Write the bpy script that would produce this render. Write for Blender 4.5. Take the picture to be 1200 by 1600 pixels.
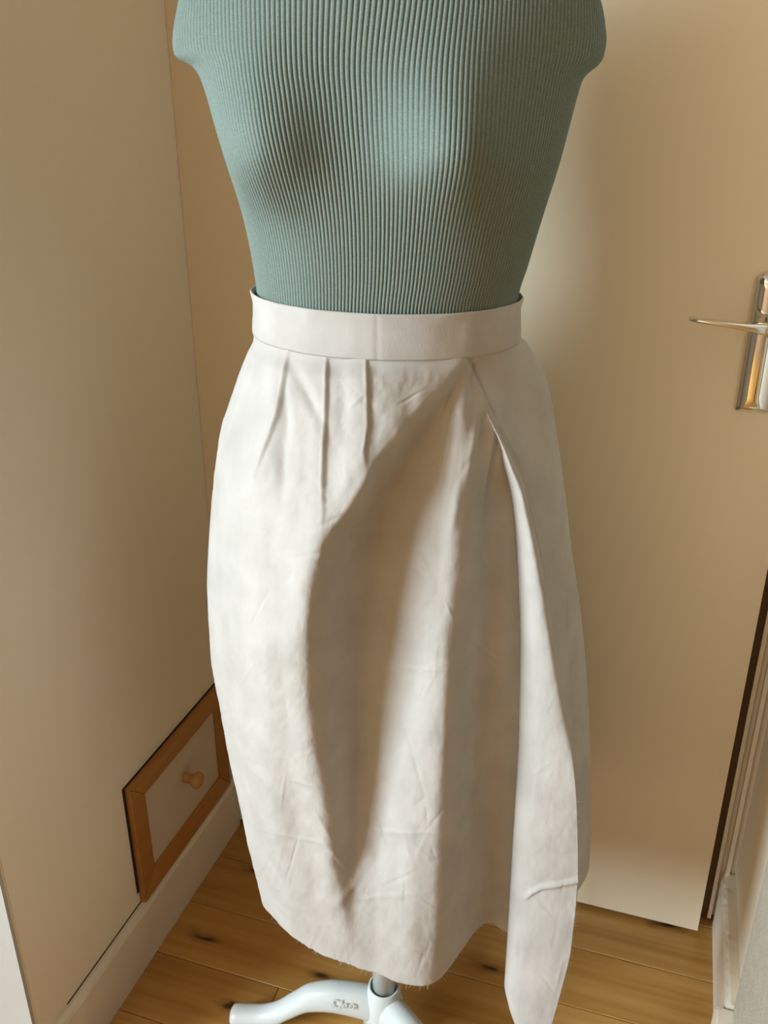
import bpy, bmesh, math, random
import numpy as np
from mathutils import Matrix, Vector

for o in list(bpy.data.objects):
    bpy.data.objects.remove(o, do_unlink=True)
scene = bpy.context.scene
COL = scene.collection

# ------------------------------------------------------------------ camera
F_PX, PITCH, CAM_H = 1400.0, math.radians(23.7), 1.22
cam_d = bpy.data.cameras.new('camera')
cam_d.sensor_fit = 'HORIZONTAL'
cam_d.sensor_width = 36.0
cam_d.lens = 36.0 * F_PX / 1200.0
cam_d.clip_start = 0.02
cam = bpy.data.objects.new('camera', cam_d)
cam.location = (0, 0, CAM_H)
cam.rotation_euler = (math.radians(90) - PITCH, 0, 0)
COL.objects.link(cam)
scene.camera = cam

# room frame: u along the door (to the right), v away from the viewer, z up
ANG = math.atan2(-0.309, 0.951)
ROOM = Matrix.Translation((-0.277, 1.317, 0.0)) @ Matrix.Rotation(ANG, 4, 'Z')

def RW(u, v, z):
    return ROOM @ Vector((u, v, z))

# ------------------------------------------------------------------ world, light, exposure
world = bpy.data.worlds.new('world')
scene.world = world
world.use_nodes = True
world.node_tree.nodes['Background'].inputs[0].default_value = (0.75, 0.87, 1.0, 1)
world.node_tree.nodes['Background'].inputs[1].default_value = 0.6

def area_light(name, u, v, z, su, sz, aim, power, color):
    d = bpy.data.lights.new(name, 'AREA')
    d.shape = 'RECTANGLE'
    d.size, d.size_y = su, sz
    d.energy = power
    d.color = color
    o = bpy.data.objects.new(name, d)
    o.location = RW(u, v, z)
    dirv = RW(*aim) - RW(u, v, z)
    o.rotation_euler = dirv.to_track_quat('-Z', 'Y').to_euler()
    COL.objects.link(o)
    return o

# daylight entering through the window in the far left wall
WIN_U, WIN_V0, WIN_V1, WIN_Z0, WIN_Z1 = -1.75, -3.50, -1.88, 0.78, 2.15
area_light('window_daylight', WIN_U - 0.16, (WIN_V0 + WIN_V1) / 2, (WIN_Z0 + WIN_Z1) / 2,
           WIN_V1 - WIN_V0, WIN_Z1 - WIN_Z0,
           (0.0, (WIN_V0 + WIN_V1) / 2, (WIN_Z0 + WIN_Z1) / 2), 320.0, (0.71, 0.88, 1.0))

vs = scene.view_settings
vs.view_transform = 'Standard'
vs.look = 'None'
vs.gamma = 1.0
vs.use_curve_mapping = False
vs.exposure = 0.04

# ------------------------------------------------------------------ helpers
def link_mesh(name, verts, faces, mat, parent=None, smooth=True, room=False):
    me = bpy.data.meshes.new(name)
    verts = np.asarray(verts, dtype=np.float32).reshape(-1, 3)
    me.from_pydata(verts.tolist() if len(verts) < 20000 else verts, [], faces)
    me.update()
    if smooth:
        me.polygons.foreach_set('use_smooth', np.ones(len(me.polygons), dtype=bool))
    if mat:
        me.materials.append(mat)
    o = bpy.data.objects.new(name, me)
    COL.objects.link(o)
    if parent:
        o.parent = parent
    elif room:
        o.matrix_world = ROOM
    return o

def fast_grid(name, P, closed_u, mat, parent=None, flip=False):
    """P: (rows, cols, 3) array of points, linked as one quad mesh."""
    nr, nc = P.shape[:2]
    idx = np.arange(nr * nc).reshape(nr, nc)
    if closed_u:
        nxt = np.roll(idx, -1, axis=1)
        a, b, c, d = idx[:-1], nxt[:-1], nxt[1:], idx[1:]
    else:
        a, b, c, d = idx[:-1, :-1], idx[:-1, 1:], idx[1:, 1:], idx[1:, :-1]
    q = np.stack([a, b, c, d], -1).reshape(-1, 4)
    if flip:
        q = q[:, ::-1]
    me = bpy.data.meshes.new(name)
    me.vertices.add(nr * nc)
    me.vertices.foreach_set('co', P.astype(np.float32).ravel())
    nf = len(q)
    me.loops.add(nf * 4)
    me.loops.foreach_set('vertex_index', q.astype(np.int32).ravel())
    me.polygons.add(nf)
    me.polygons.foreach_set('loop_start', np.arange(0, nf * 4, 4, dtype=np.int32))
    me.polygons.foreach_set('loop_total', np.full(nf, 4, dtype=np.int32))
    me.update(calc_edges=True)
    me.polygons.foreach_set('use_smooth', np.ones(nf, dtype=bool))
    me.validate()
    me.materials.append(mat)
    o = bpy.data.objects.new(name, me)
    COL.objects.link(o)
    if parent:
        o.parent = parent
    return o

def add_box(bm, lo, hi):
    x0, y0, z0 = lo
    x1, y1, z1 = hi
    v = [bm.verts.new(p) for p in ((x0, y0, z0), (x1, y0, z0), (x1, y1, z0), (x0, y1, z0),
                                   (x0, y0, z1), (x1, y0, z1), (x1, y1, z1), (x0, y1, z1))]
    for f in ((0, 3, 2, 1), (4, 5, 6, 7), (0, 1, 5, 4), (1, 2, 6, 5), (2, 3, 7, 6), (3, 0, 4, 7)):
        bm.faces.new([v[i] for i in f])

def bm_object(name, bm, mat, parent=None, bevel=0.0, segs=2, smooth=False, room=True):
    if bevel > 0:
        bmesh.ops.bevel(bm, geom=list(bm.edges), offset=bevel, segments=segs, affect='EDGES', clamp_overlap=True)
    bmesh.ops.recalc_face_normals(bm, faces=list(bm.faces))
    me = bpy.data.meshes.new(name)
    bm.to_mesh(me)
    bm.free()
    me.materials.append(mat)
    if smooth:
        me.polygons.foreach_set('use_smooth', np.ones(len(me.polygons), dtype=bool))
    o = bpy.data.objects.new(name, me)
    COL.objects.link(o)
    if parent:
        o.parent = parent
    elif room:
        o.matrix_world = ROOM
    return o

def box_object(name, lo, hi, mat, parent=None, bevel=0.0, segs=2):
    bm = bmesh.new()
    add_box(bm, lo, hi)
    return bm_object(name, bm, mat, parent, bevel, segs)

def structure(o, label=None):
    o['kind'] = 'structure'
    if label:
        o['label'] = label
    return o

def thing(name, label, cat, loc=None, room=False, group=None):
    o = bpy.data.objects.new(name, None)
    o.empty_display_size = 0.05
    COL.objects.link(o)
    if room:
        o.matrix_world = ROOM
    elif loc:
        o.location = loc
    o['label'] = label
    o['category'] = cat
    if group:
        o['group'] = group
    return o

def pchip(xk, yk, x):
    """monotone cubic interpolation, xk increasing."""
    xk = np.asarray(xk, float)
    yk = np.asarray(yk, float)
    h = np.diff(xk)
    dl = np.diff(yk) / h
    m = np.zeros_like(yk)
    for i in range(1, len(xk) - 1):
        if dl[i - 1] * dl[i] > 0:
            w1, w2 = 2 * h[i] + h[i - 1], h[i] + 2 * h[i - 1]
            m[i] = (w1 + w2) / (w1 / dl[i - 1] + w2 / dl[i])
    m[0], m[-1] = dl[0], dl[-1]
    x = np.clip(x, xk[0], xk[-1])
    i = np.clip(np.searchsorted(xk, x) - 1, 0, len(h) - 1)
    t = (x - xk[i]) / h[i]
    return ((2 * t**3 - 3 * t**2 + 1) * yk[i] + (t**3 - 2 * t**2 + t) * h[i] * m[i]
            + (-2 * t**3 + 3 * t**2) * yk[i + 1] + (t**3 - t**2) * h[i] * m[i + 1])

def sm(a, b, x):
    t = np.clip((x - a) / (b - a), 0, 1)
    return t * t * (3 - 2 * t)

_rng = np.random.RandomState(7)
_TAB = _rng.rand(256, 256)

def vnoise(x, y):
    xi, yi = np.floor(x).astype(int), np.floor(y).astype(int)
    fx, fy = x - xi, y - yi
    fx = fx**3 * (fx * (fx * 6 - 15) + 10)
    fy = fy**3 * (fy * (fy * 6 - 15) + 10)
    g = lambda i, j: _TAB[i & 255, j & 255]
    a = g(xi, yi) * (1 - fx) + g(xi + 1, yi) * fx
    b = g(xi, yi + 1) * (1 - fx) + g(xi + 1, yi + 1) * fx
    return (a * (1 - fy) + b * fy) * 2 - 1

def fbm(x, y, o=3):
    s = 0
    a = 1.0
    for k in range(o):
        s = s + a * vnoise(x * 2**k + 17.3 * k, y * 2**k + 5.1 * k)
        a *= 0.5
    return s

CT, ST = math.cos(PITCH), math.sin(PITCH)

def px2w(px, py, Y):
    """point at depth Y seen at a photo position: used to take measurements off the photo."""
    u, v = (px - 600) / F_PX, (py - 800) / F_PX
    ry = CT - v * ST
    rz = -ST - v * CT
    t = Y / ry
    return u * t, CAM_H + rz * t

def w2px(X, Y, Z):
    dz = Z - CAM_H
    d = Y * CT - dz * ST
    return 600 + F_PX * X / d, 800 + F_PX * (-Y * ST - dz * CT) / d

# ------------------------------------------------------------------ materials
def new_mat(name, color, rough=0.6, metal=0.0, spec=0.5):
    m = bpy.data.materials.new(name)
    m.use_nodes = True
    nt = m.node_tree
    b = nt.nodes['Principled BSDF']
    b.inputs['Base Color'].default_value = (*color, 1)
    b.inputs['Roughness'].default_value = rough
    b.inputs['Metallic'].default_value = metal
    b.inputs['Specular IOR Level'].default_value = spec
    return m, nt, b

def node(nt, typ, **kw):
    n = nt.nodes.new(typ)
    for k, v in kw.items():
        if k.startswith('i_'):
            n.inputs[k[2:].replace('_', ' ')].default_value = v
        else:
            setattr(n, k, v)
    return n

def coords(nt, scale=(1, 1, 1), kind='Object'):
    tc = node(nt, 'ShaderNodeTexCoord')
    mp = node(nt, 'ShaderNodeMapping')
    mp.inputs['Scale'].default_value = scale
    nt.links.new(tc.outputs[kind], mp.inputs['Vector'])
    return mp.outputs['Vector']

def noise(nt, vec, scale, detail=3, rough=0.5):
    n = node(nt, 'ShaderNodeTexNoise')
    n.inputs['Scale'].default_value = scale
    n.inputs['Detail'].default_value = detail
    n.inputs['Roughness'].default_value = rough
    nt.links.new(vec, n.inputs['Vector'])
    return n.outputs['Fac']

def ramp(nt, fac, stops):
    r = node(nt, 'ShaderNodeValToRGB')
    e = r.color_ramp.elements
    while len(e) < len(stops):
        e.new(0.5)
    for k, (p, c) in enumerate(stops):
        e[k].position = p
        e[k].color = (*c, 1)
    nt.links.new(fac, r.inputs['Fac'])
    return r.outputs['Color']

def bump(nt, b, fac, strength, dist=0.002):
    n = node(nt, 'ShaderNodeBump')
    n.inputs['Strength'].default_value = strength
    n.inputs['Distance'].default_value = dist
    nt.links.new(fac, n.inputs['Height'])
    nt.links.new(n.outputs['Normal'], b.inputs['Normal'])

def painted(name, c0, c1, rough, scale, bs, bscale=120, bdist=0.001):
    m, nt, b = new_mat(name, c0, rough)
    v = coords(nt)
    nt.links.new(ramp(nt, noise(nt, v, scale, 4), [(0.3, c0), (0.75, c1)]), b.inputs['Base Color'])
    bump(nt, b, noise(nt, v, bscale, 4), bs, bdist)
    return m

M_WALL = painted('cream_wall_paint', (0.81, 0.71, 0.55), (0.84, 0.74, 0.58), 0.75, 3, 0.35, 160, 0.0012)
M_CEIL = painted('ceiling_paint', (0.50, 0.38, 0.26), (0.52, 0.40, 0.27), 0.8, 3, 0.2)  # unseen ceiling, brownish tone chosen to warm the fill
M_DOOR = painted('cream_gloss_door', (0.77, 0.655, 0.48), (0.79, 0.675, 0.50), 0.42, 5, 0.06, 60)
M_TRIM = painted('cream_trim_gloss', (0.73, 0.64, 0.51), (0.78, 0.69, 0.56), 0.42, 14, 0.22, 70, 0.0015)
M_PANEL = painted('cream_panel_paint', (0.58, 0.48, 0.36), (0.61, 0.51, 0.39), 0.5, 8, 0.05, 90)
M_PLASTIC = painted('white_grey_plastic', (0.62, 0.65, 0.63), (0.64, 0.67, 0.65), 0.25, 8, 0.02, 200)
M_BROWN = painted('deep_brown_paint', (0.33, 0.205, 0.115), (0.36, 0.225, 0.125), 0.8, 3, 0.2)  # brown invented for unseen walls, to warm the bounced light in the shadows
M_LOW_BOUNCE = painted('low_bounce_paint', (0.11, 0.07, 0.04), (0.13, 0.085, 0.05), 0.8, 3, 0.2)  # dark tone invented for unseen walls to cut light bounced from the right
M_ROUGH = painted('rough_old_paint', (0.40, 0.335, 0.25), (0.46, 0.39, 0.30), 0.8, 60, 0.9, 300, 0.003)
M_GAP_SHADE = new_mat('dark_brown_gap_shade', (0.12, 0.06, 0.02), 0.8)[0]  # brown-black colour for the shade beside the door edge
M_ALC = painted('dimmed_alcove_paint', (0.42, 0.39, 0.35), (0.46, 0.43, 0.39), 0.75, 3, 0.35, 160, 0.0012)  # wall paint darkened in place of weaker light on this face
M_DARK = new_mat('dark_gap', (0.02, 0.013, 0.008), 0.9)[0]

def wood(name, stops, axis_scale, rough, knots=False, per_object=True, bs=0.08):
    m, nt, b = new_mat(name, stops[0][1], rough)
    tc = node(nt, 'ShaderNodeTexCoord')
    mp = node(nt, 'ShaderNodeMapping')
    mp.inputs['Scale'].default_value = axis_scale
    vec = tc.outputs['Object']
    oi = node(nt, 'ShaderNodeObjectInfo')
    if per_object:
        sc = node(nt, 'ShaderNodeMath', operation='MULTIPLY')
        sc.inputs[1].default_value = 13.7
        nt.links.new(oi.outputs['Random'], sc.inputs[0])
        cb = node(nt, 'ShaderNodeCombineXYZ')
        nt.links.new(sc.outputs[0], cb.inputs['X'])
        nt.links.new(sc.outputs[0], cb.inputs['Z'])
        ad = node(nt, 'ShaderNodeVectorMath', operation='ADD')
        nt.links.new(vec, ad.inputs[0])
        nt.links.new(cb.outputs[0], ad.inputs[1])
        vec = ad.outputs[0]
    nt.links.new(vec, mp.inputs['Vector'])
    n1 = noise(nt, mp.outputs['Vector'], 1.0, 6, 0.55)
    col = ramp(nt, n1, stops)
    if per_object:
        hv = node(nt, 'ShaderNodeHueSaturation')
        mr = node(nt, 'ShaderNodeMapRange')
        mr.inputs['To Min'].default_value = 0.85
        mr.inputs['To Max'].default_value = 1.15
        nt.links.new(oi.outputs['Random'], mr.inputs['Value'])
        nt.links.new(mr.outputs[0], hv.inputs['Value'])
        nt.links.new(col, hv.inputs['Color'])
        col = hv.outputs['Color']
    if knots:
        mk = node(nt, 'ShaderNodeMapping')
        mk.inputs['Scale'].default_value = (3.0, 9.0, 1.0)
        nt.links.new(vec, mk.inputs['Vector'])
        dn = node(nt, 'ShaderNodeTexNoise')
        dn.inputs['Scale'].default_value = 5.0
        nt.links.new(mk.outputs['Vector'], dn.inputs['Vector'])
        mixv = node(nt, 'ShaderNodeVectorMath', operation='MULTIPLY_ADD')
        mixv.inputs[1].default_value = (0.25, 0.25, 0.0)
        nt.links.new(dn.outputs['Color'], mixv.inputs[0])
        nt.links.new(mk.outputs['Vector'], mixv.inputs[2])
        vo = node(nt, 'ShaderNodeTexVoronoi')
        vo.voronoi_dimensions = '2D'
        vo.inputs['Scale'].default_value = 1.0
        nt.links.new(mixv.outputs[0], vo.inputs['Vector'])
        rk = ramp(nt, vo.outputs['Distance'], [(0.02, (1, 1, 1)), (0.05, (0.4, 0.4, 0.4)), (0.11, (0, 0, 0))])
        mx = node(nt, 'ShaderNodeMix', data_type='RGBA')
        nt.links.new(rk, mx.inputs[0])
        nt.links.new(col, mx.inputs[6])
        mx.inputs[7].default_value = (0.055, 0.022, 0.006, 1)
        col = mx.outputs[2]
    nt.links.new(col, b.inputs['Base Color'])
    bump(nt, b, n1, bs, 0.001)
    return m

M_FLOOR = wood('varnished_pine_boards', [(0.25, (0.34, 0.155, 0.030)), (0.5, (0.47, 0.24, 0.06)), (0.8, (0.58, 0.33, 0.105))],
               (3.0, 45.0, 45.0), 0.28, knots=True)
M_OAK = wood('orange_pine_frame', [(0.2, (0.30, 0.12, 0.022)), (0.6, (0.40, 0.17, 0.035)), (0.9, (0.46, 0.21, 0.05))],
             (40.0, 5.0, 40.0), 0.4)
M_KNOB = wood('turned_pine_knob', [(0.2, (0.34, 0.16, 0.055)), (0.6, (0.44, 0.22, 0.08)), (0.9, (0.5, 0.27, 0.11))],
              (30.0, 30.0, 120.0), 0.4)
M_CHROME = new_mat('polished_chrome', (0.82, 0.80, 0.77), 0.07, 1.0)[0]

# calico
M_CLOTH, nt, b = new_mat('unbleached_calico', (0.80, 0.755, 0.69), 0.8, spec=0.2)
b.inputs['Sheen Weight'].default_value = 0.03
b.inputs['Sheen Roughness'].default_value = 0.5
v = coords(nt)
vw = coords(nt, (1, 1, 0.25))
cl = ramp(nt, noise(nt, v, 22, 4), [(0.3, (0.435, 0.405, 0.368)), (0.7, (0.505, 0.472, 0.432))])
sp = ramp(nt, noise(nt, v, 900, 1), [(0.74, (1, 1, 1)), (0.82, (0.80, 0.73, 0.66))])
mx = node(nt, 'ShaderNodeMix', data_type='RGBA', blend_type='MULTIPLY')
mx.inputs[0].default_value = 1.0
nt.links.new(cl, mx.inputs[6])
nt.links.new(sp, mx.inputs[7])
nt.links.new(mx.outputs[2], b.inputs['Base Color'])
bump(nt, b, noise(nt, vw, 900, 3, 0.7), 0.25, 0.0006)

# ribbed jersey
M_JERSEY, nt, b = new_mat('sage_green_rib_jersey', (0.25, 0.36, 0.33), 0.85, spec=0.15)
b.inputs['Sheen Weight'].default_value = 0.03
b.inputs['Sheen Roughness'].default_value = 0.4
vh = coords(nt, (1, 1, 1))
vl = coords(nt, (1, 1, 2.5))
c1 = ramp(nt, noise(nt, vl, 500, 3, 0.6), [(0.3, (0.145, 0.185, 0.162)), (0.55, (0.185, 0.232, 0.205)), (0.8, (0.24, 0.292, 0.26))])
nt.links.new(c1, b.inputs['Base Color'])
bump(nt, b, noise(nt, vh, 1100, 2, 0.7), 0.3, 0.0005)

# ------------------------------------------------------------------ room structure
ZC = 2.42
UL, UR, VN, UF = -1.75, 0.872, -4.0, 2.3
# floor of separate boards running across the passage
floor = structure(box_object('floor', (UL, VN, -0.06), (UF, 0.20, -0.018), M_DARK))
pitch_v = 0.107
rnd = random.Random(4)
bd_cache = {}
r = 0
v1 = 0.129
while v1 > VN + 0.01:
    v0 = max(v1 - pitch_v, VN)
    cuts = [UL, UR + 0.01]
    if abs(v0 + 0.406) < 0.02:
        cuts = [UL, -0.9, 0.219, UR + 0.01]
    else:
        cuts = [UL, rnd.uniform(-1.4, -0.35), UR + 0.01]
    if v1 < -0.40:
        cuts[-1] = UF
    for a, c in zip(cuts[:-1], cuts[1:]):
        bm = bmesh.new()
        add_box(bm, (a + 0.0005, v0 + 0.0005, -0.018), (c - 0.0005, v1 - 0.0005, 0.0))
        bm_object('floorboard', bm, M_FLOOR, floor, 0.0010, 1)
    v1 -= pitch_v
    r += 1

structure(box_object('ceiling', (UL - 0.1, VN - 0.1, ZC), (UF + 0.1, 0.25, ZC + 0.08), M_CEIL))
# passage side wall on the left ends in an outside corner; the wall then runs away to the left
structure(box_object('wall_left', (-0.106, -0.546, 0.0), (-0.006, 0.16, ZC), M_WALL, bevel=0.002, segs=3))
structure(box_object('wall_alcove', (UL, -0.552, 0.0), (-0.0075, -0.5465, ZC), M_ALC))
structure(box_object('wall_back', (-0.006, 0.085, 0.0), (UR + 0.1, 0.16, ZC), M_WALL))
structure(box_object('wall_right', (UR, -0.43, 0.0), (UR + 0.1, 0.085, ZC), M_WALL))
structure(box_object('wall_return', (UR + 0.1005, -0.43, 0.0), (UF, -0.33, ZC), M_LOW_BOUNCE))
structure(box_object('wall_side', (UF, VN, 0.0), (UF + 0.1, -0.33, ZC), M_LOW_BOUNCE))
structure(box_object('wall_near', (UL - 0.1, VN - 0.1, 0.0), (UF + 0.1, VN, ZC), M_BROWN))
bm = bmesh.new()
add_box(bm, (UL - 0.1, VN, 0), (UL, WIN_V0, ZC))
add_box(bm, (UL - 0.1, WIN_V1, 0), (UL, -0.455, ZC))
add_box(bm, (UL - 0.1, WIN_V0, 0), (UL, WIN_V1, WIN_Z0))
add_box(bm, (UL - 0.1, WIN_V0, WIN_Z1), (UL, WIN_V1, ZC))
structure(bm_object('wall_window', bm, M_BROWN))
bm = bmesh.new()
w = 0.05
add_box(bm, (UL - 0.08, WIN_V0, WIN_Z0), (UL - 0.03, WIN_V0 + w, WIN_Z1))
add_box(bm, (UL - 0.08, WIN_V1 - w, WIN_Z0), (UL - 0.03, WIN_V1, WIN_Z1))
add_box(bm, (UL - 0.08, WIN_V0 + w, WIN_Z0), (UL - 0.03, WIN_V1 - w, WIN_Z0 + w))
add_box(bm, (UL - 0.08, WIN_V0 + w, WIN_Z1 - w), (UL - 0.03, WIN_V1 - w, WIN_Z1))
structure(bm_object('window_1', bm, M_TRIM))

def skirting(name, pts_face, mat, z1=0.108, t=0.013, along='v', lo=0, hi=1, sign=1, u0=0.0):
    """chamfered skirting board: section in (thickness, z), swept along v."""
    sec = [(0, 0), (t, 0), (t, z1 - 0.010), (t - 0.003, z1 - 0.004), (t - 0.007, z1), (0, z1)]
    n = 24
    rows = []
    rr = random.Random(3)
    for k in range(n + 1):
        vv = lo + (hi - lo) * k / n
        for s, z in sec:
            j = (rr.random() - 0.5) * 0.0016 if (s > 0 and z > 0) else 0
            rows.append((u0 + sign * (s + j), vv, z + (j if z > 0.05 else 0)))
    m = len(sec)
    faces = []
    for k in range(n):
        for i in range(m):
            a = k * m + i
            b2 = k * m + (i + 1) % m
            f = (a, b2, b2 + m, a + m)
            faces.append(f if sign > 0 else f[::-1])
    faces.append(tuple(range(m))[::-1] if sign > 0 else tuple(range(m)))
    faces.append(tuple(range(n * m, n * m + m)) if sign > 0 else tuple(range(n * m, n * m + m))[::-1])
    return link_mesh(name, rows, faces, mat, smooth=False, room=True)

structure(skirting('baseboard_left', None, M_TRIM, 0.109, 0.0125, lo=-0.5645, hi=-0.0005, sign=1, u0=-0.0062))
bl2 = structure(box_object('baseboard_alcove', (UL, -0.565, 0.0), (-0.0065, -0.552, 0.109), M_TRIM, bevel=0.003))
structure(skirting('baseboard_right', None, M_TRIM, 0.112, 0.020, lo=-0.212, hi=0.034, sign=-1, u0=UR))
# thin dark strip along the top of the left skirting
structure(box_object('trim_1', (-0.0065, -0.49, 0.1085), (-0.0050, -0.02, 0.1103), M_DARK))

# right: plinth block and rough-painted casing standing nearer to the viewer
structure(box_object('trim_2', (UR - 0.034, -0.42, 0.0), (UR + 0.001, -0.2125, 0.106), M_TRIM, bevel=0.004))
structure(box_object('trim_3', (UR - 0.010, -0.40, 0.1062), (UR + 0.001, -0.214, ZC), M_ROUGH, bevel=0.003))

# door frame at the right of the door: stepped moulding, and a hinge post on the left
bm = bmesh.new()
for (a, c, v0, vv1) in ((0.8425, 0.848, 0.030, 0.085), (0.848, 0.856, 0.040, 0.085), (0.856, 0.862, 0.026, 0.085), (0.862, 0.8718, 0.036, 0.085)):
    add_box(bm, (a, v0, 0.012), (c, vv1, ZC - 0.3))
structure(bm_object('trim_4', bm, M_TRIM))
structure(box_object('door_gap_strip', (0.8285, 0.037, 0.010), (0.842, 0.085, ZC - 0.3), M_GAP_SHADE))  # dark strip standing in for the shaded gap between door and frame

# door leaf with chrome lever handle on a long plate
door = structure(box_object('door_1', (-0.0059, 0.0, 0.009), (0.828, 0.036, 2.0), M_DOOR, bevel=0.0006))

def handle():
    root = bpy.data.objects.new('door_handle', None)
    COL.objects.link(root)
    root.parent = door
    # back plate: rounded rectangle loft with a domed face
    hw, zlo, zhi, uc = 0.0205, 0.884, 1.055, 0.7745
    def outline(inset, rad):
        pts = []
        w2 = hw - inset
        for (cx, cz, a0) in ((uc + w2 - rad, zhi - inset - rad, 0), (uc - w2 + rad, zhi - inset - rad, 90),
                             (uc - w2 + 0.004, zlo + inset + 0.004, 180), (uc + w2 - 0.004, zlo + inset + 0.004, 270)):
            rr2 = rad if a0 < 180 else 0.004
            for k in range(9):
                a = math.radians(a0 + 90 * k / 8)
                pts.append((cx + rr2 * math.cos(a), cz + rr2 * math.sin(a)))
        return pts
    rings = [(0.0, 0.0), (0.0, -0.002), (0.0012, -0.0035), (0.0030, -0.0055), (0.0055, -0.0078), (0.009, -0.0096), (0.013, -0.0110), (0.017, -0.0118)]
    verts, faces = [], []
    for ins, vv in rings:
        for (x, z) in outline(ins, 0.012 - ins * 0.5):
            verts.append((x, vv, z))
    n = 36
    for k in range(len(rings) - 1):
        for i in range(n):
            j = (i + 1) % n
            faces.append((k * n + i, k * n + j, (k + 1) * n + j, (k + 1) * n + i))
    base = (len(rings) - 1) * n
    cidx = len(verts)
    verts.append((uc, -0.0120, (zlo + zhi) / 2 + 0.03))
    for i in range(n):
        faces.append((base + i, base + (i + 1) % n, cidx))
    link_mesh('back_plate', verts, faces, M_CHROME, root)
    # spindle boss
    def lathe(name, prof, c, axis_v=True, n=28, mat=M_CHROME, par=root):
        vs_, fs = [], []
        for (rad, h) in prof:
            for k in range(n):
                a = 2 * math.pi * k / n
                vs_.append((c[0] + rad * math.cos(a), c[1] - h, c[2] + rad * math.sin(a)))
        for r_ in range(len(prof) - 1):
            for k in range(n):
                k2 = (k + 1) % n
                fs.append((r_ * n + k, r_ * n + k2, (r_ + 1) * n + k2, (r_ + 1) * n + k))
        fs.append(tuple(range((len(prof) - 1) * n, len(prof) * n)))
        return link_mesh(name, vs_, fs, mat, par)
    lathe('spindle_boss', [(0.0155, 0.006), (0.0150, 0.011), (0.0125, 0.014), (0.0105, 0.020), (0.0100, 0.040), (0.0105, 0.044), (0.008, 0.049), (0.001, 0.050)], (uc + 0.004, 0, 0.996))
    # lever: flattened bar that thins to its free end
    path = [(uc + 0.012, -0.043, 0.996, 0.0078, 0.0095), (uc - 0.005, -0.045, 0.9965, 0.0070, 0.0095), (uc - 0.025, -0.0475, 0.9985, 0.0050, 0.0092),
            (uc - 0.045, -0.049, 1.0005, 0.0040, 0.0090), (uc - 0.065, -0.049, 1.002, 0.0033, 0.0088), (uc - 0.080, -0.0475, 1.003, 0.0030, 0.0082),
            (uc - 0.087, -0.046, 1.0035, 0.0026, 0.0068), (uc - 0.0895, -0.0455, 1.0037, 0.0012, 0.0035)]
    vs_, fs = [], []
    n = 20
    for (x, vv, z, hz, hv) in path:
        for k in range(n):
            a = 2 * math.pi * k / n
            ca, sa = math.cos(a), math.sin(a)
            vs_.append((x, vv + hv * math.copysign(abs(ca)**0.7, ca), z + hz * math.copysign(abs(sa)**0.8, sa)))
    for r_ in range(len(path) - 1):
        for k in range(n):
            k2 = (k + 1) % n
            fs.append((r_ * n + k, r_ * n + k2, (r_ + 1) * n + k2, (r_ + 1) * n + k))
    fs.append(tuple(range(n)))
    fs.append(tuple(range((len(path) - 1) * n, len(path) * n)))
    link_mesh('lever', vs_, fs, M_CHROME, root)
handle()

# small wall hatch: wooden frame of four mitred rails, painted panel, turned knob
hatch = thing('wall_hatch', 'small wooden framed hatch with cream panel and round knob, low in the left wall', 'hatch', room=True)
U_F = 0.0045
V0, V1, Z0, Z1, FW = -0.306, -0.021, 0.1115, 0.330, 0.034
def rail(a, b_, c, d):
    """outer edge a->b, inner edge d->c in (v, z)."""
    vs_ = []
    for uu, ins in ((-0.0055, 0), (U_F - 0.0015, 0), (U_F, 0.0015)):
        cen = ((a[0] + b_[0] + c[0] + d[0]) / 4, (a[1] + b_[1] + c[1] + d[1]) / 4)
        for p in (a, b_, c, d):
            dx, dz = cen[0] - p[0], cen[1] - p[1]
            L = math.hypot(dx, dz)
            vs_.append((uu, p[0] + dx / L * ins, p[1] + dz / L * ins))
    fs = [(0, 1, 2, 3), (8, 9, 10, 11)]
    for k in range(2):
        for i in range(4):
            j = (i + 1) % 4
            fs.append((k * 4 + i, k * 4 + j, k * 4 + 4 + j, k * 4 + 4 + i))
    bm = bmesh.new()
    bv = [bm.verts.new(p) for p in vs_]
    for f in fs:
        bm.faces.new([bv[i] for i in f])
    return bm_object('frame_rail', bm, M_OAK, hatch)
o4 = [(V0, Z0), (V1, Z0), (V1, Z1), (V0, Z1)]
i4 = [(V0 + FW, Z0 + FW + 0.008), (V1 - FW, Z0 + FW + 0.008), (V1 - FW, Z1 - FW), (V0 + FW, Z1 - FW)]
for k in range(4):
    j = (k + 1) % 4
    rail(o4[k], o4[j], i4[j], i4[k])
box_object('panel', (-0.0055, V0 + FW - 0.001, Z0 + FW), (0.001, V1 - FW + 0.001, Z1 - FW + 0.001), M_PANEL, hatch)
box_object('hatch_gap_shade', (-0.0058, V0 - 0.005, Z0 + 0.02), (-0.0045, V1 + 0.003, Z1 + 0.003), M_DARK, hatch)  # near-black sheet imitating the shade in the gap around the frame
prof = [(0.0085, 0.0), (0.0085, 0.005), (0.0075, 0.010), (0.0085, 0.014), (0.0125, 0.019), (0.0138, 0.024), (0.0125, 0.029), (0.008, 0.032), (0.0005, 0.0328)]
vs_, fs = [], []
n = 28
for rad, h in prof:
    for k in range(n):
        a = 2 * math.pi * k / n
        vs_.append((0.0005 + h, -0.160 + rad * math.cos(a), 0.236 + rad * math.sin(a)))
for r_ in range(len(prof) - 1):
    for k in range(n):
        k2 = (k + 1) % n
        fs.append((r_ * n + k, r_ * n + k2, (r_ + 1) * n + k2, (r_ + 1) * n + k))
link_mesh('knob', vs_, fs, M_KNOB, hatch)

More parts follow.
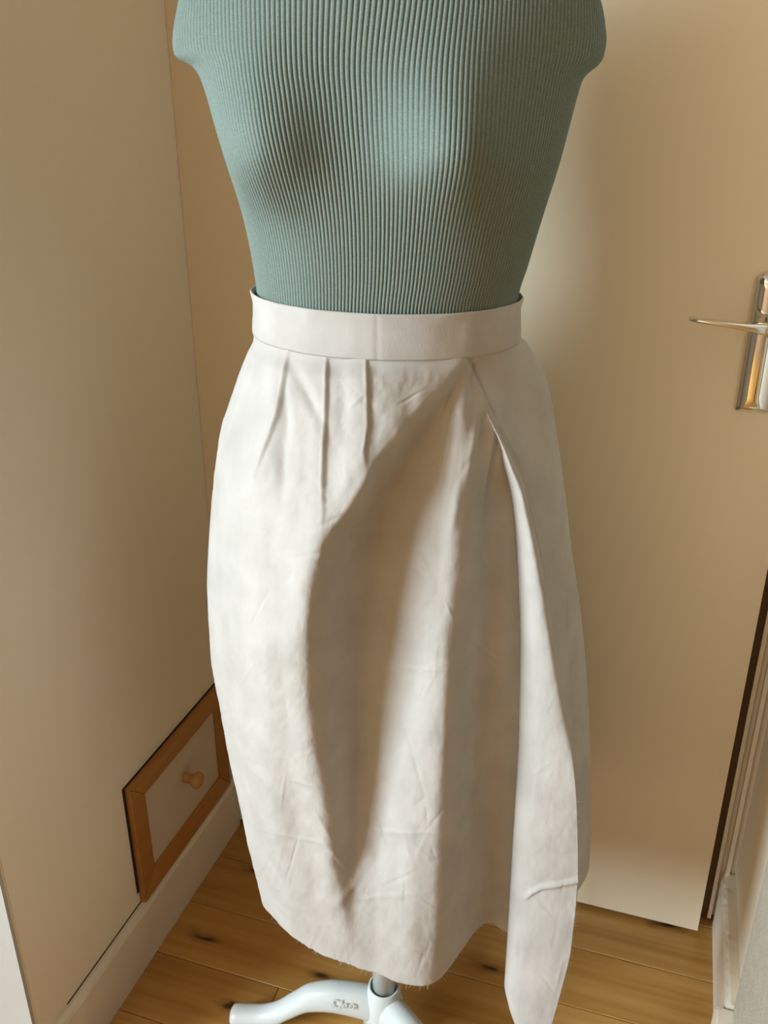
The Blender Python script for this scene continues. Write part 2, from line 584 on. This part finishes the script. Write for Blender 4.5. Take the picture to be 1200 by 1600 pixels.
# ------------------------------------------------------------------ dress form
YC = 0.885
form = thing('dress_form', 'sage green ribbed jersey dress form on a pale plastic pedestal stand', 'dress form', (0, YC, 0))

def body_tables():
    left = [(455, 405), (410, 399), (340, 385), (260, 362), (190, 340), (150, 328), (125, 319), (112, 312), (102, 303), (97, 295), (92, 284), (86, 277), (72, 274), (45, 275.5), (20, 280), (0, 284)]
    right = [(462, 806), (410, 821), (330, 845), (250, 870), (190, 886), (150, 897), (128, 904), (116, 912), (108, 922), (100, 932), (88, 939), (66, 943), (40, 941), (20, 938), (0, 933)]
    L = sorted([(px2w(x, y, YC)[1], px2w(x, y, YC)[0]) for y, x in left])
    R = sorted([(px2w(x, y, YC)[1], px2w(x, y, YC)[0]) for y, x in right])
    return np.array(L), np.array(R)
TL, TR = body_tables()
ztop_vis = max(TL[-1, 0], TR[-1, 0])
low = [(0.955, 0.02), (0.956, 0.085), (0.962, 0.100), (0.975, 0.112), (1.00, 0.120), (1.03, 0.126)]
up = [(1.345, 0.172), (1.368, 0.145), (1.384, 0.110), (1.396, 0.080), (1.408, 0.064), (1.43, 0.058), (1.47, 0.056), (1.472, 0.02), (1.4725, 0.001)]
CX0 = 0.004
Lz = np.array([p[0] for p in low] + list(TL[:, 0]) + [p[0] for p in up])
Lx = np.array([-p[1] + CX0 for p in low] + list(TL[:, 1]) + [-p[1] + CX0 for p in up])
Rz = np.array([p[0] for p in low] + list(TR[:, 0]) + [p[0] for p in up])
Rx = np.array([p[1] + CX0 for p in low] + list(TR[:, 1]) + [p[1] + CX0 for p in up])
zs = np.concatenate([[0.955, 0.9555], np.linspace(0.956, 1.03, 14)[:-1], np.linspace(1.03, 1.34, 210)[:-1], np.linspace(1.34, 1.47, 40), [1.4705, 1.472, 1.4725]])
xl, xr = pchip(Lz, Lx, zs), pchip(Rz, Rx, zs)
z115l, z115r = px2w(0, 150, YC)[1], px2w(0, 160, YC)[1]
core_l = np.where(zs > z115l, np.maximum(xl, pchip(Lz, Lx, np.full_like(zs, z115l)) - 0.0105 * (1 - np.exp(-np.maximum(zs - z115l, 0) / 0.03))), xl)
core_r = np.where(zs > z115r, np.minimum(xr, pchip(Rz, Rx, np.full_like(zs, z115r)) + 0.0090 * (1 - np.exp(-np.maximum(zs - z115r, 0) / 0.03))), xr)
bf = pchip([0.955, 0.957, 0.97, 1.03, 1.06, 1.12, 1.20, 1.27, 1.33, 1.38, 1.40, 1.43, 1.47, 1.4725],
           [0.02, 0.06, 0.082, 0.098, 0.102, 0.108, 0.116, 0.104, 0.088, 0.070, 0.058, 0.052, 0.05, 0.001], zs)
bb = pchip([0.955, 0.957, 1.06, 1.20, 1.30, 1.38, 1.40, 1.43, 1.47, 1.4725],
           [0.02, 0.06, 0.100, 0.110, 0.105, 0.078, 0.064, 0.056, 0.052, 0.001], zs)
NR, SUB = 222, 6
ncol = NR * SUB
ph = np.linspace(0, 2 * math.pi, 4001)
ex_, ey_ = 0.132 * np.cos(ph), 0.102 * np.sin(ph)
arc = np.concatenate([[0], np.cumsum(np.hypot(np.diff(ex_), np.diff(ey_)))])
phi0 = np.interp(np.linspace(0, arc[-1], ncol, endpoint=False), arc, ph)
Zg = np.repeat(zs[:, None], ncol, 1)
# ribs drift a little sideways over the upper chest
drift = 0.05 * sm(1.24, 1.33, Zg) * np.exp(-((phi0[None, :] - 4.75) / 0.5)**2)
PH = phi0[None, :] + drift
c, s = np.cos(PH), np.sin(PH)
cx = ((core_l + core_r) / 2)[:, None]
hw = ((core_r - core_l) / 2)[:, None]
X = cx + hw * c
extra = np.where(c > 0, (xr - core_r)[:, None], (xl - core_l)[:, None])
X = X + extra * np.abs(c)**9
bfr = np.where(s < 0, bf[:, None], bb[:, None])
Y = YC + bfr * np.sign(s) * np.abs(s)**0.92
front = sm(0.0, -0.5, s)
for bx in (-0.103, 0.060):
    sz = np.where(Zg > 1.20, 0.062, 0.042)
    Y = Y - 0.043 * front * np.exp(-((X - bx) / 0.047)**2 - ((Zg - 1.198) / sz)**2)
# ribs
k = (np.arange(ncol) / SUB)[None, :]
rib = np.abs(np.cos(math.pi * k))**0.55
amp = 0.0014 * sm(1.465, 1.44, Zg) * sm(1.045, 1.062, Zg)
P = np.stack([X, Y, Zg], -1)
du = np.roll(P, -1, 1) - np.roll(P, 1, 1)
dv = np.gradient(P, axis=0)
N = np.cross(du, dv)
N /= np.linalg.norm(N, axis=-1, keepdims=True) + 1e-9
P = P + N * (rib * amp)[..., None]
TORSO_P = P
P = P - np.array([0, YC, 0])
fast_grid('ribbed_cover', P, True, M_JERSEY, form)

# pole, collar, three cast legs
def tube(name, path, n, mat, parent, caps=True):
    """path of (x, y, z, r) along z."""
    vs_, fs = [], []
    for (x, y, z, rad) in path:
        for k in range(n):
            a = 2 * math.pi * k / n
            vs_.append((x + rad * math.cos(a), y + rad * math.sin(a), z))
    for r_ in range(len(path) - 1):
        for k in range(n):
            k2 = (k + 1) % n
            fs.append((r_ * n + k, r_ * n + k2, (r_ + 1) * n + k2, (r_ + 1) * n + k))
    if caps:
        fs.append(tuple(range(n))[::-1])
        fs.append(tuple(range((len(path) - 1) * n, len(path) * n)))
    return link_mesh(name, vs_, fs, mat, parent)
tube('pole', [(0, 0, 0.05, 0.0158), (0, 0, 0.9555, 0.0158)], 40, M_PLASTIC, form)
hub = tube('hub', [(0, 0, 0.030, 0.030), (0, 0, 0.060, 0.029), (0, 0, 0.085, 0.026), (0, 0, 0.100, 0.0225), (0, 0, 0.1055, 0.0220), (0, 0, 0.1065, 0.0205), (0, 0, 0.1060, 0.0190), (0, 0, 0.098, 0.0180)], 48, M_PLASTIC, form)

def leg(direction):
    dx, dy = math.cos(direction), math.sin(direction)
    tx, ty = -dy, dx
    keys = [(0.006, 0.066, 0.026, 0.022), (0.035, 0.074, 0.024, 0.021), (0.070, 0.077, 0.021, 0.020), (0.105, 0.070, 0.019, 0.018), (0.135, 0.048, 0.017, 0.0165),
            (0.160, 0.028, 0.015, 0.016), (0.185, 0.019, 0.014, 0.0165), (0.212, 0.0165, 0.0140, 0.0170), (0.222, 0.0160, 0.0125, 0.0155), (0.226, 0.0155, 0.008, 0.010)]
    kk = np.array(keys)
    tt = np.linspace(0, len(keys) - 1, 46)
    vals = [np.clip(pchip(np.arange(len(keys)), kk[:, q], tt), 0, None) for q in range(4)]
    vs_, fs = [], []
    n = 24
    for rr_, zc, hz, hwid in zip(*vals):
        for k2 in range(n):
            a = 2 * math.pi * k2 / n
            ca, sa = math.cos(a), math.sin(a)
            off = hwid * math.copysign(abs(ca)**0.8, ca) * (1.0 - 0.18 * sa)
            zz = max(zc + hz * math.copysign(abs(sa)**0.85, sa), 0.0012)
            vs_.append((dx * rr_ + tx * off, dy * rr_ + ty * off, zz))
    m = len(tt)
    for r_ in range(m - 1):
        for k2 in range(n):
            k3 = (k2 + 1) % n
            fs.append((r_ * n + k2, r_ * n + k3, (r_ + 1) * n + k3, (r_ + 1) * n + k2))
    fs.append(tuple(range((m - 1) * n, m * n)))
    return link_mesh('leg', vs_, fs, M_PLASTIC, form)
LEG_A = math.radians(174)
leg1 = leg(LEG_A)
leg(LEG_A + math.radians(132))
leg(LEG_A - math.radians(92))

def lettering(txt, size, loc, rot, parent):
    cu = bpy.data.curves.new('lettering', 'FONT')
    cu.body = txt
    cu.size = size
    cu.extrude = 0.0007
    cu.bevel_depth = 0.0
    cu.space_character = 1.15
    cu.shear = 0.25
    cu.align_x = 'CENTER'
    tmp = bpy.data.objects.new('tmp_text', cu)
    COL.objects.link(tmp)
    bpy.context.view_layer.update()
    me = bpy.data.meshes.new_from_object(tmp.evaluated_get(bpy.context.evaluated_depsgraph_get()))
    bpy.data.objects.remove(tmp, do_unlink=True)
    me.materials.clear()
    me.materials.append(M_PLASTIC)
    o = bpy.data.objects.new('lettering', me)
    COL.objects.link(o)
    o.parent = parent
    o.location = loc
    o.rotation_euler = rot
    return o
lettering('Cleo', 0.0165, (-0.060, -0.0190, 0.0822), (math.radians(52), 0, math.radians(-4)), leg1)

# ------------------------------------------------------------------ skirt
skirt = thing('skirt', 'cream calico toile skirt with front pleats and a cascading side drape, pinned on dress form', 'skirt', (0, YC, 0))
WX = 0.0027
Z_TOP, Z_HEM = 1.029, 0.262
WA, WB = 0.1305, 0.107       # waist half width / half depth

def ell_y(x, sgn=-1):
    return YC + sgn * WB * math.sqrt(max(0.02, 1 - ((x - WX) / WA)**2))

def column(top_x, keys):
    """keys: (photo row, photo column, depth) -> sorted (z, x, y) with a start on the waist ellipse."""
    pts = []
    for py, pxx, yy in keys:
        x, z = px2w(pxx, py, yy)
        pts.append((z, x, yy))
    pts = [p for p in pts if p[0] < Z_TOP - 0.012]
    pts.append((Z_TOP + 0.001, top_x, ell_y(top_x) if abs(top_x - WX) < WA else YC))
    pts.sort()
    return np.array(pts)

C_ = []
C_.append(column(-0.124, [(590, 374, .895), (660, 350, .90), (740, 337, .905), (850, 327, .905), (930, 325, .905), (1020, 332, .905), (1090, 344, .905), (1190, 361, .90), (1300, 385, .895), (1405, 409, .890)]))
C_.append(column(-0.114, [(600, 383, .845), (700, 353, .850), (850, 343, .852), (1000, 352, .852), (1150, 372, .850), (1300, 398, .850), (1432, 424, .862)]))
C_.append(column(-0.088, [(600, 432, .795), (700, 412, .785), (800, 402, .780), (900, 396, .778), (1000, 396, .776), (1150, 408, .785), (1300, 430, .802), (1470, 465, .825)]))
C_.append(column(-0.02, [(600, 560, .765), (700, 500, .757), (800, 462, .753), (900, 440, .752), (1000, 435, .752), (1150, 445, .765), (1300, 470, .785), (1495, 510, .803)]))
# ridge of the big diagonal fold
C_.append(column(0.070, [(585, 700, .785), (640, 645, .766), (700, 598, .750), (745, 566, .740), (800, 535, .735), (850, 505, .733), (900, 490, .733), (1000, 478, .735), (1100, 480, .742), (1200, 493, .752), (1300, 510, .764), (1400, 528, .777), (1513, 548, .789)]))
# floor of the hollow right of it
C_.append(column(0.078, [(585, 716, .796), (640, 690, .795), (700, 655, .796), (745, 628, .797), (800, 606, .798), (850, 592, .799), (900, 585, .800), (1000, 574, .800), (1100, 570, .800), (1200, 566, .796), (1300, 560, .790), (1400, 556, .783), (1520, 580, .781)]))
# second fold
C_.append(column(0.083, [(590, 725, .800), (640, 722, .789), (700, 722, .784), (800, 716, .776), (900, 708, .774), (1000, 702, .768), (1100, 697, .764), (1200, 691, .761), (1300, 686, .759), (1400, 682, .757), (1538, 672, .763)]))
C_.append(column(0.087, [(590, 732, .806), (640, 742, .799), (700, 764, .803), (800, 762, .815), (900, 758, .820), (1000, 752, .822), (1200, 748, .826), (1400, 758, .845), (1447, 764, .855)]))
C_.append(column(0.091, [(590, 741, .808), (640, 760, .806), (720, 797, .816), (800, 800, .830), (900, 806, .832), (1000, 806, .832), (1200, 800, .834), (1400, 797, .838), (1468, 797, .836)]))
C_.append(column(0.112, [(600, 790, .842), (720, 830, .852), (900, 850, .858), (1000, 856, .86), (1200, 862, .86), (1400, 862, .862)]))
C_.append(column(0.128, [(560, 828, .880), (590, 843, .882), (680, 861, .885), (760, 869, .886), (900, 876, .886), (1000, 881, .887), (1100, 888, .890), (1200, 894, .893), (1390, 898, .897)]))
def backcol(top, keys):
    pts = [(z, x, y) for (z, x, y) in keys] + [(Z_TOP + 0.001, top[0], top[1])]
    pts.sort()
    return np.array(pts)
b_keys = []
for py, pxx, yy in [(590, 846, .94), (680, 864, .95), (760, 877, .955), (850, 889, .96), (950, 904, .965), (1100, 917, .965), (1200, 920, .965), (1320, 919, .965)]:
    x, z = px2w(pxx, py, yy)
    b_keys.append((z, x, yy))
C_.append(backcol((0.131, 0.915), b_keys))
C_.append(backcol((0.10, 0.965), [(0.85, 0.145, 1.02), (0.6, 0.17, 1.045), (0.26, 0.19, 1.05)]))
C_.append(backcol((0.005, 0.992), [(0.85, 0.005, 1.045), (0.6, 0.005, 1.06), (0.26, 0.005, 1.065)]))
C_.append(backcol((-0.10, 0.962), [(0.85, -0.140, 1.01), (0.6, -0.155, 1.025), (0.26, -0.14, 1.02)]))

rows = 470
tt = np.linspace(0, 1, rows)
zrow = Z_TOP + (Z_HEM - Z_TOP) * tt
CP = np.stack([np.stack([pchip(c_[:, 0], c_[:, 1], zrow), pchip(c_[:, 0], c_[:, 2], zrow)], -1) for c_ in C_], 1)   # rows, N, 2
NC = CP.shape[1]
samples = [24, 60, 90, 90, 90, 90, 60, 50, 50, 50, 24, 20, 24, 24, 28]

def catmull_closed(CP, samples, alpha=0.5):
    out = []
    n = CP.shape[1]
    for i in range(n):
        p0, p1, p2, p3 = CP[:, (i - 1) % n], CP[:, i], CP[:, (i + 1) % n], CP[:, (i + 2) % n]
        d = lambda a, b_: np.maximum(np.linalg.norm(b_ - a, axis=-1), 1e-5)**alpha
        t0 = np.zeros(len(p0))
        t1 = t0 + d(p0, p1)
        t2 = t1 + d(p1, p2)
        t3 = t2 + d(p2, p3)
        for k in range(samples[i]):
            t = t1 + (t2 - t1) * k / samples[i]
            f = lambda a, b_, ta, tb: a * ((tb - t) / (tb - ta))[:, None] + b_ * ((t - ta) / (tb - ta))[:, None]
            A1, A2, A3 = f(p0, p1, t0, t1), f(p1, p2, t1, t2), f(p2, p3, t2, t3)
            B1, B2 = f(A1, A2, t0, t2), f(A2, A3, t1, t3)
            out.append(f(B1, B2, t1, t2))
    return np.stack(out, 1)
XY = catmull_closed(CP, samples)
ncs = XY.shape[1]
Zg = np.repeat(zrow[:, None], ncs, 1)
S = np.concatenate([[0], np.cumsum(np.full(ncs - 1, 1.0))])
# ease into the waist ellipse over the first centimetres
w_top = sm(Z_TOP - 0.02, Z_TOP, Zg)
ang = np.arctan2((XY[..., 1] - YC) / WB, (XY[..., 0] - WX) / WA)
EX, EY = WX + WA * np.cos(ang), YC + WB * np.sin(ang)
Xs = XY[..., 0] * (1 - w_top) + EX * w_top
Ys = XY[..., 1] * (1 - w_top) + EY * w_top
P = np.stack([Xs, Ys, Zg], -1)

def grid_normals(P, closed=True):
    du = (np.roll(P, -1, 1) - np.roll(P, 1, 1)) if closed else np.gradient(P, axis=1)
    dv = np.gradient(P, axis=0)
    N = np.cross(dv, du)
    return N / (np.linalg.norm(N, axis=-1, keepdims=True) + 1e-9)
N = grid_normals(P)
# make sure normals point outward
if (N[:, 100] @ np.array([0, -1, 0])).mean() < 0:
    N = -N
PX, PY = w2px(P[..., 0], P[..., 1], P[..., 2])
frontm = (P[..., 1] < 0.90).astype(float)
D = np.zeros_like(PX)
pleats = [([(528, 412), (590, 386), (640, 366), (690, 352)], 0.0013, 640, 700),
          ([(535, 452), (600, 441), (650, 432), (700, 416), (745, 400)], 0.0022, 690, 770),
          ([(545, 511), (620, 508), (700, 505), (800, 503), (850, 500)], 0.0021, 740, 850),
          ([(550, 571), (620, 573), (665, 574), (705, 568), (735, 572)], 0.0020, 690, 750)]
for pts, A, f0, f1 in pleats:
    ys, xs = zip(*pts)
    d = PX - np.interp(PY, ys, xs)
    a = A * sm(548, 590, PY) * (1 - sm(f0, f1, PY)) + A * 0.35 * (1 - sm(548, 590, PY))
    prof_ = np.where(d < 0, np.exp(-(d / 34.0)**2), np.exp(-(d / 3.4)**2)) + 0.35 * np.exp(-(d / 3.0)**2) - 0.35 * np.where(d > 0, np.exp(-((d - 14) / 14.0)**2), 0)
    D += a * prof_
def dent(px0, py0, ax, ay, rot, A):
    global D
    ca, sa = math.cos(math.radians(rot)), math.sin(math.radians(rot))
    x, y = PX - px0, PY - py0
    D += A * np.exp(-((x * ca + y * sa) / ax)**2 - ((-x * sa + y * ca) / ay)**2)
dent(482, 620, 9, 45, -28, -0.004)
dent(445, 640, 8, 45, -4, -0.003)
dent(408, 730, 16, 42, 20, 0.003)
dent(535, 640, 12, 60, 0, -0.002)
dent(440, 720, 10, 60, 0, -0.003)
dent(560, 770, 8, 40, 28, 0.003)
dent(440, 1020, 50, 28, 0, 0.002)
dent(395, 1005, 30, 18, 20, 0.0015)
# streaky creases beside the yoke seam
for (a, b2, c2, d2, A) in [(735, 700, 5, 55, 0.0018), (752, 680, 5, 45, -0.0016), (760, 720, 4, 50, 0.0020), (778, 690, 5, 40, -0.0016), (715, 770, 6, 60, 0.0012), (700, 720, 6, 50, -0.0012), (690, 640, 6, 35, 0.0012)]:
    dent(a, b2, c2, d2, 10, A * 1.6)
# horizontal press creases low down
for (a, b2, c2, d2, rot, A) in [(650, 1045, 60, 3, 2, 0.0007), (640, 1300, 70, 3, 2, 0.0008), (600, 1400, 70, 4, -6, 0.0006), (470, 1310, 60, 3, 12, 0.0006),
                                (520, 1330, 5, 30, -40, 0.0016), (545, 1390, 6, 28, 35, 0.0016), (505, 1290, 5, 24, -30, 0.0014), (640, 1330, 4, 18, -20, 0.0005), (660, 1320, 4, 16, 20, 0.0005)]:
    dent(a, b2, c2, d2, rot, A)
# crisp edge of the front panel where it laps over the side panel
dy_ = PX - np.interp(PY, [556, 600, 650, 720, 800, 900], [726, 745, 767, 801, 828, 851])
D -= 0.0016 * np.exp(-((dy_ - 5) / 3.0)**2) * (1 - sm(700, 740, PY)) * sm(550, 575, PY)
D += 0.0030 * np.where(dy_ < 0, np.exp(-(dy_ / 30.0)**2), np.exp(-(dy_ / 1.6)**2)) * (1 - sm(860, 920, PY)) * sm(545, 575, PY)
# side seam along the left hip
ds_ = PX - np.interp(PY, [560, 640, 700, 850, 928, 1022, 1131, 1300], [392, 362, 350, 341, 347, 356, 369, 398])
D += 0.0024 * np.where(ds_ > 0, np.exp(-(ds_ / 26.0)**2), np.exp(-(ds_ / 1.8)**2)) * sm(640, 720, PY) * (1 - sm(1130, 1300, PY))
# scattered short press creases
cr_ = random.Random(21)
for _ in range(120):
    dent(cr_.uniform(335, 800), cr_.uniform(590, 1500), cr_.uniform(2.0, 3.5), cr_.uniform(10, 38), cr_.uniform(-80, 80), cr_.choice([-1, 1]) * cr_.uniform(0.0002, 0.0007))
D += 0.00035 * fbm(PX / 16.0, PY / 22.0, 3) * sm(560, 600, PY)
D += 0.0019 * fbm(PX / 48.0 + 3, PY / 210.0, 2) * sm(560, 640, PY)
D *= frontm
P = P + N * D[..., None]
# slightly uneven raw hem
hem_n = 0.0022 * fbm(np.arange(ncs) / 35.0, np.zeros(ncs) + 2.2, 3)
P[..., 2] += hem_n[None, :] * (tt[:, None]**12)
SK_P = P.copy()
SK_PX, SK_PY = w2px(P[..., 0], P[..., 1], P[..., 2])
o = fast_grid('skirt_panel', P - np.array([0, YC, 0]), True, M_CLOTH, skirt)
md = o.modifiers.new('thickness', 'SOLIDIFY')
md.thickness = 0.0007
md.offset = 0

# waistband: doubled strip with a rolled top edge and a centre seam
nb = 420
a = np.linspace(0, 2 * math.pi, nb, endpoint=False)
prof_b = [(1.0255, 0.0012), (1.0252, 0.0026), (1.0275, 0.0034), (1.035, 0.0034), (1.045, 0.0032), (1.055, 0.0034), (1.0620, 0.0038), (1.0650, 0.0040), (1.0662, 0.0032), (1.0658, 0.0022), (1.060, 0.0015), (1.045, 0.0005)]
PB = np.zeros((len(prof_b), nb, 3))
for i, (z, off) in enumerate(prof_b):
    side = np.abs(np.cos(a))**10
    wa = WA - 0.0015 - 0.0030 * sm(1.03, 1.062, z) + off + 0.0025 * side * sm(1.05, 1.066, z)
    wb = WB - 0.001 - 0.002 * sm(1.03, 1.062, z) + off
    seam = np.exp(-(((WX + wa * np.cos(a)) + 0.006) / 0.0012)**2) * (np.sin(a) < 0)
    wav = 0.0006 * fbm(a * 6, np.full(nb, z * 60), 2)
    PB[i, :, 0] = WX + (wa + wav) * np.cos(a)
    PB[i, :, 1] = YC + (wb + wav - 0.0007 * seam) * np.sin(a)
    PB[i, :, 2] = z - 0.006 * (np.cos(a) * 0.5) - 0.0008 * (1 - side)
fast_grid('waistband', PB - np.array([0, YC, 0]), True, M_CLOTH, skirt)

# cascade: long strip of the side drape hanging clear of the skirt front
left_k = [(640, 757, .8055), (700, 783, .804), (725, 787, .806), (760, 796, .808), (800, 803, .808), (900, 811, .808), (1000, 815, .806), (1100, 814, .803), (1200, 811, .800), (1300, 805, .792), (1400, 799, .792), (1500, 793, .790), (1545, 790, .789), (1580, 796, .786), (1640, 818, .780)]
right_k = [(650, 765, .8055), (705, 793, .802), (725, 803, .799), (760, 819, .795), (800, 829, .792), (900, 851, .788), (1000, 868, .783), (1100, 884, .778), (1200, 897, .775), (1250, 901, .776), (1300, 903, .773), (1380, 903, .770), (1430, 899, .768), (1480, 893, .767), (1550, 877, .766), (1640, 850, .766)]
def edge_curve(keys, n):
    pts = np.array([(px2w(x, y, yy)[0], yy, px2w(x, y, yy)[1], y) for y, x, yy in keys])
    py = np.linspace(keys[0][0], keys[-1][0], n)
    return np.stack([pchip(pts[:, 3], pts[:, q], py) for q in range(3)], -1)
nrw, ncl = 420, 60
EL, ER = edge_curve(left_k, nrw), edge_curve(right_k, nrw)
s_ = np.linspace(0, 1, ncl)[None, :, None]
PC = EL[:, None] * (1 - s_) + ER[:, None] * s_
f_row = np.linspace(0, 1, nrw)[:, None]
# rounded roll high up, nearly flat and gently bowed lower down
sv = s_[..., 0]
bow = 0.007 * (1 - sm(0.15, 0.55, f_row)) * np.sin(math.pi * sv)**0.8 * sm(0, 0.06, f_row) + 0.004 * np.sin(math.pi * sv)
PC[..., 1] += 0.018 * np.exp(-(1 - sv) / 0.07) * sm(0.02, 0.1, f_row) * (1 - sm(0.35, 0.6, f_row))
PC[..., 1] -= bow
# left and right rims roll back
PC[..., 1] += 0.010 * np.exp(-sv / 0.06) * sm(0.05, 0.2, f_row)
PXc, PYc = w2px(PC[..., 0], PC[..., 1], PC[..., 2])
Dc = 0.0005 * fbm(PXc / 30.0, PYc / 60.0, 3)
for _ in range(40):
    x0, y0 = PXc - cr_.uniform(795, 905), PYc - cr_.uniform(760, 1600)
    an = math.radians(cr_.uniform(-80, 80))
    Dc += cr_.choice([-1, 1]) * cr_.uniform(0.0002, 0.0006) * np.exp(-((x0 * math.cos(an) + y0 * math.sin(an)) / 2.5)**2 - ((-x0 * math.sin(an) + y0 * math.cos(an)) / cr_.uniform(10, 30))**2)
Dc += 0.00025 * fbm(PXc / 14.0, PYc / 20.0, 3)
# one raised press crease across the lower strip
cr = np.interp(PXc, [795, 822, 830, 845, 870, 905], [1401, 1401, 1394, 1386, 1382, 1375])
Dc += 0.0030 * np.exp(-((PYc - cr) / 4.0)**2) * sm(812, 830, PXc)
PC[..., 1] -= Dc
o = fast_grid('side_drape', PC - np.array([0, YC, 0]), False, M_CLOTH, skirt)
o['label'] = 'long hanging strip of calico with a raw frayed edge'
md = o.modifiers.new('thickness', 'SOLIDIFY')
md.thickness = 0.0008
md.offset = 0

# frayed threads along the raw hem and the free edge of the drape
def threads():
    rr = random.Random(11)
    vs_, fs = [], []
    def strand(p, d, L, rad):
        p = np.array(p)
        side = np.cross(d, [0, 0, 1.0])
        if np.linalg.norm(side) < 1e-3:
            side = np.array([1.0, 0, 0])
        side /= np.linalg.norm(side)
        up2 = np.cross(side, d)
        bend = np.array([rr.uniform(-1, 1), rr.uniform(-0.3, 0.3), rr.uniform(-1, 0.3)]) * L * 0.35
        base = len(vs_)
        for k2 in range(4):
            t = k2 / 3
            q = p + d * L * t + bend * t * t
            for j in range(3):
                an = 2 * math.pi * j / 3
                vs_.append(q + rad * (1 - 0.5 * t) * (side * math.cos(an) + up2 * math.sin(an)))
        for k2 in range(3):
            for j in range(3):
                j2 = (j + 1) % 3
                fs.append((base + k2 * 3 + j, base + k2 * 3 + j2, base + k2 * 3 + 3 + j2, base + k2 * 3 + 3 + j))
    hem = SK_P[-1]
    for i in range(0, len(hem)):
        if hem[i, 1] < 0.88 and rr.random() < 0.28:
            d = np.array([rr.uniform(-0.8, 0.8), rr.uniform(-0.4, 0.1), -1.0])
            strand(hem[i] + np.array([0, 0, 0.001]), d / np.linalg.norm(d), rr.choice([0.002, 0.003, 0.004, 0.007]), 0.00022)
    for i in range(int(nrw * 0.60), nrw):
        for _ in range(2):
            if rr.random() < 0.55:
                d = np.array([1.0, rr.uniform(-0.3, 0.3), rr.uniform(-0.6, 0.5)])
                strand(PC[i, -1] - np.array([0.0008, 0, 0]), d / np.linalg.norm(d), rr.choice([0.0015, 0.002, 0.003, 0.0045]), 0.00022)
    o = link_mesh('frayed_threads', np.array(vs_) - np.array([0, YC, 0]), fs, M_CLOTH, skirt)
    o['kind'] = 'stuff'
threads()
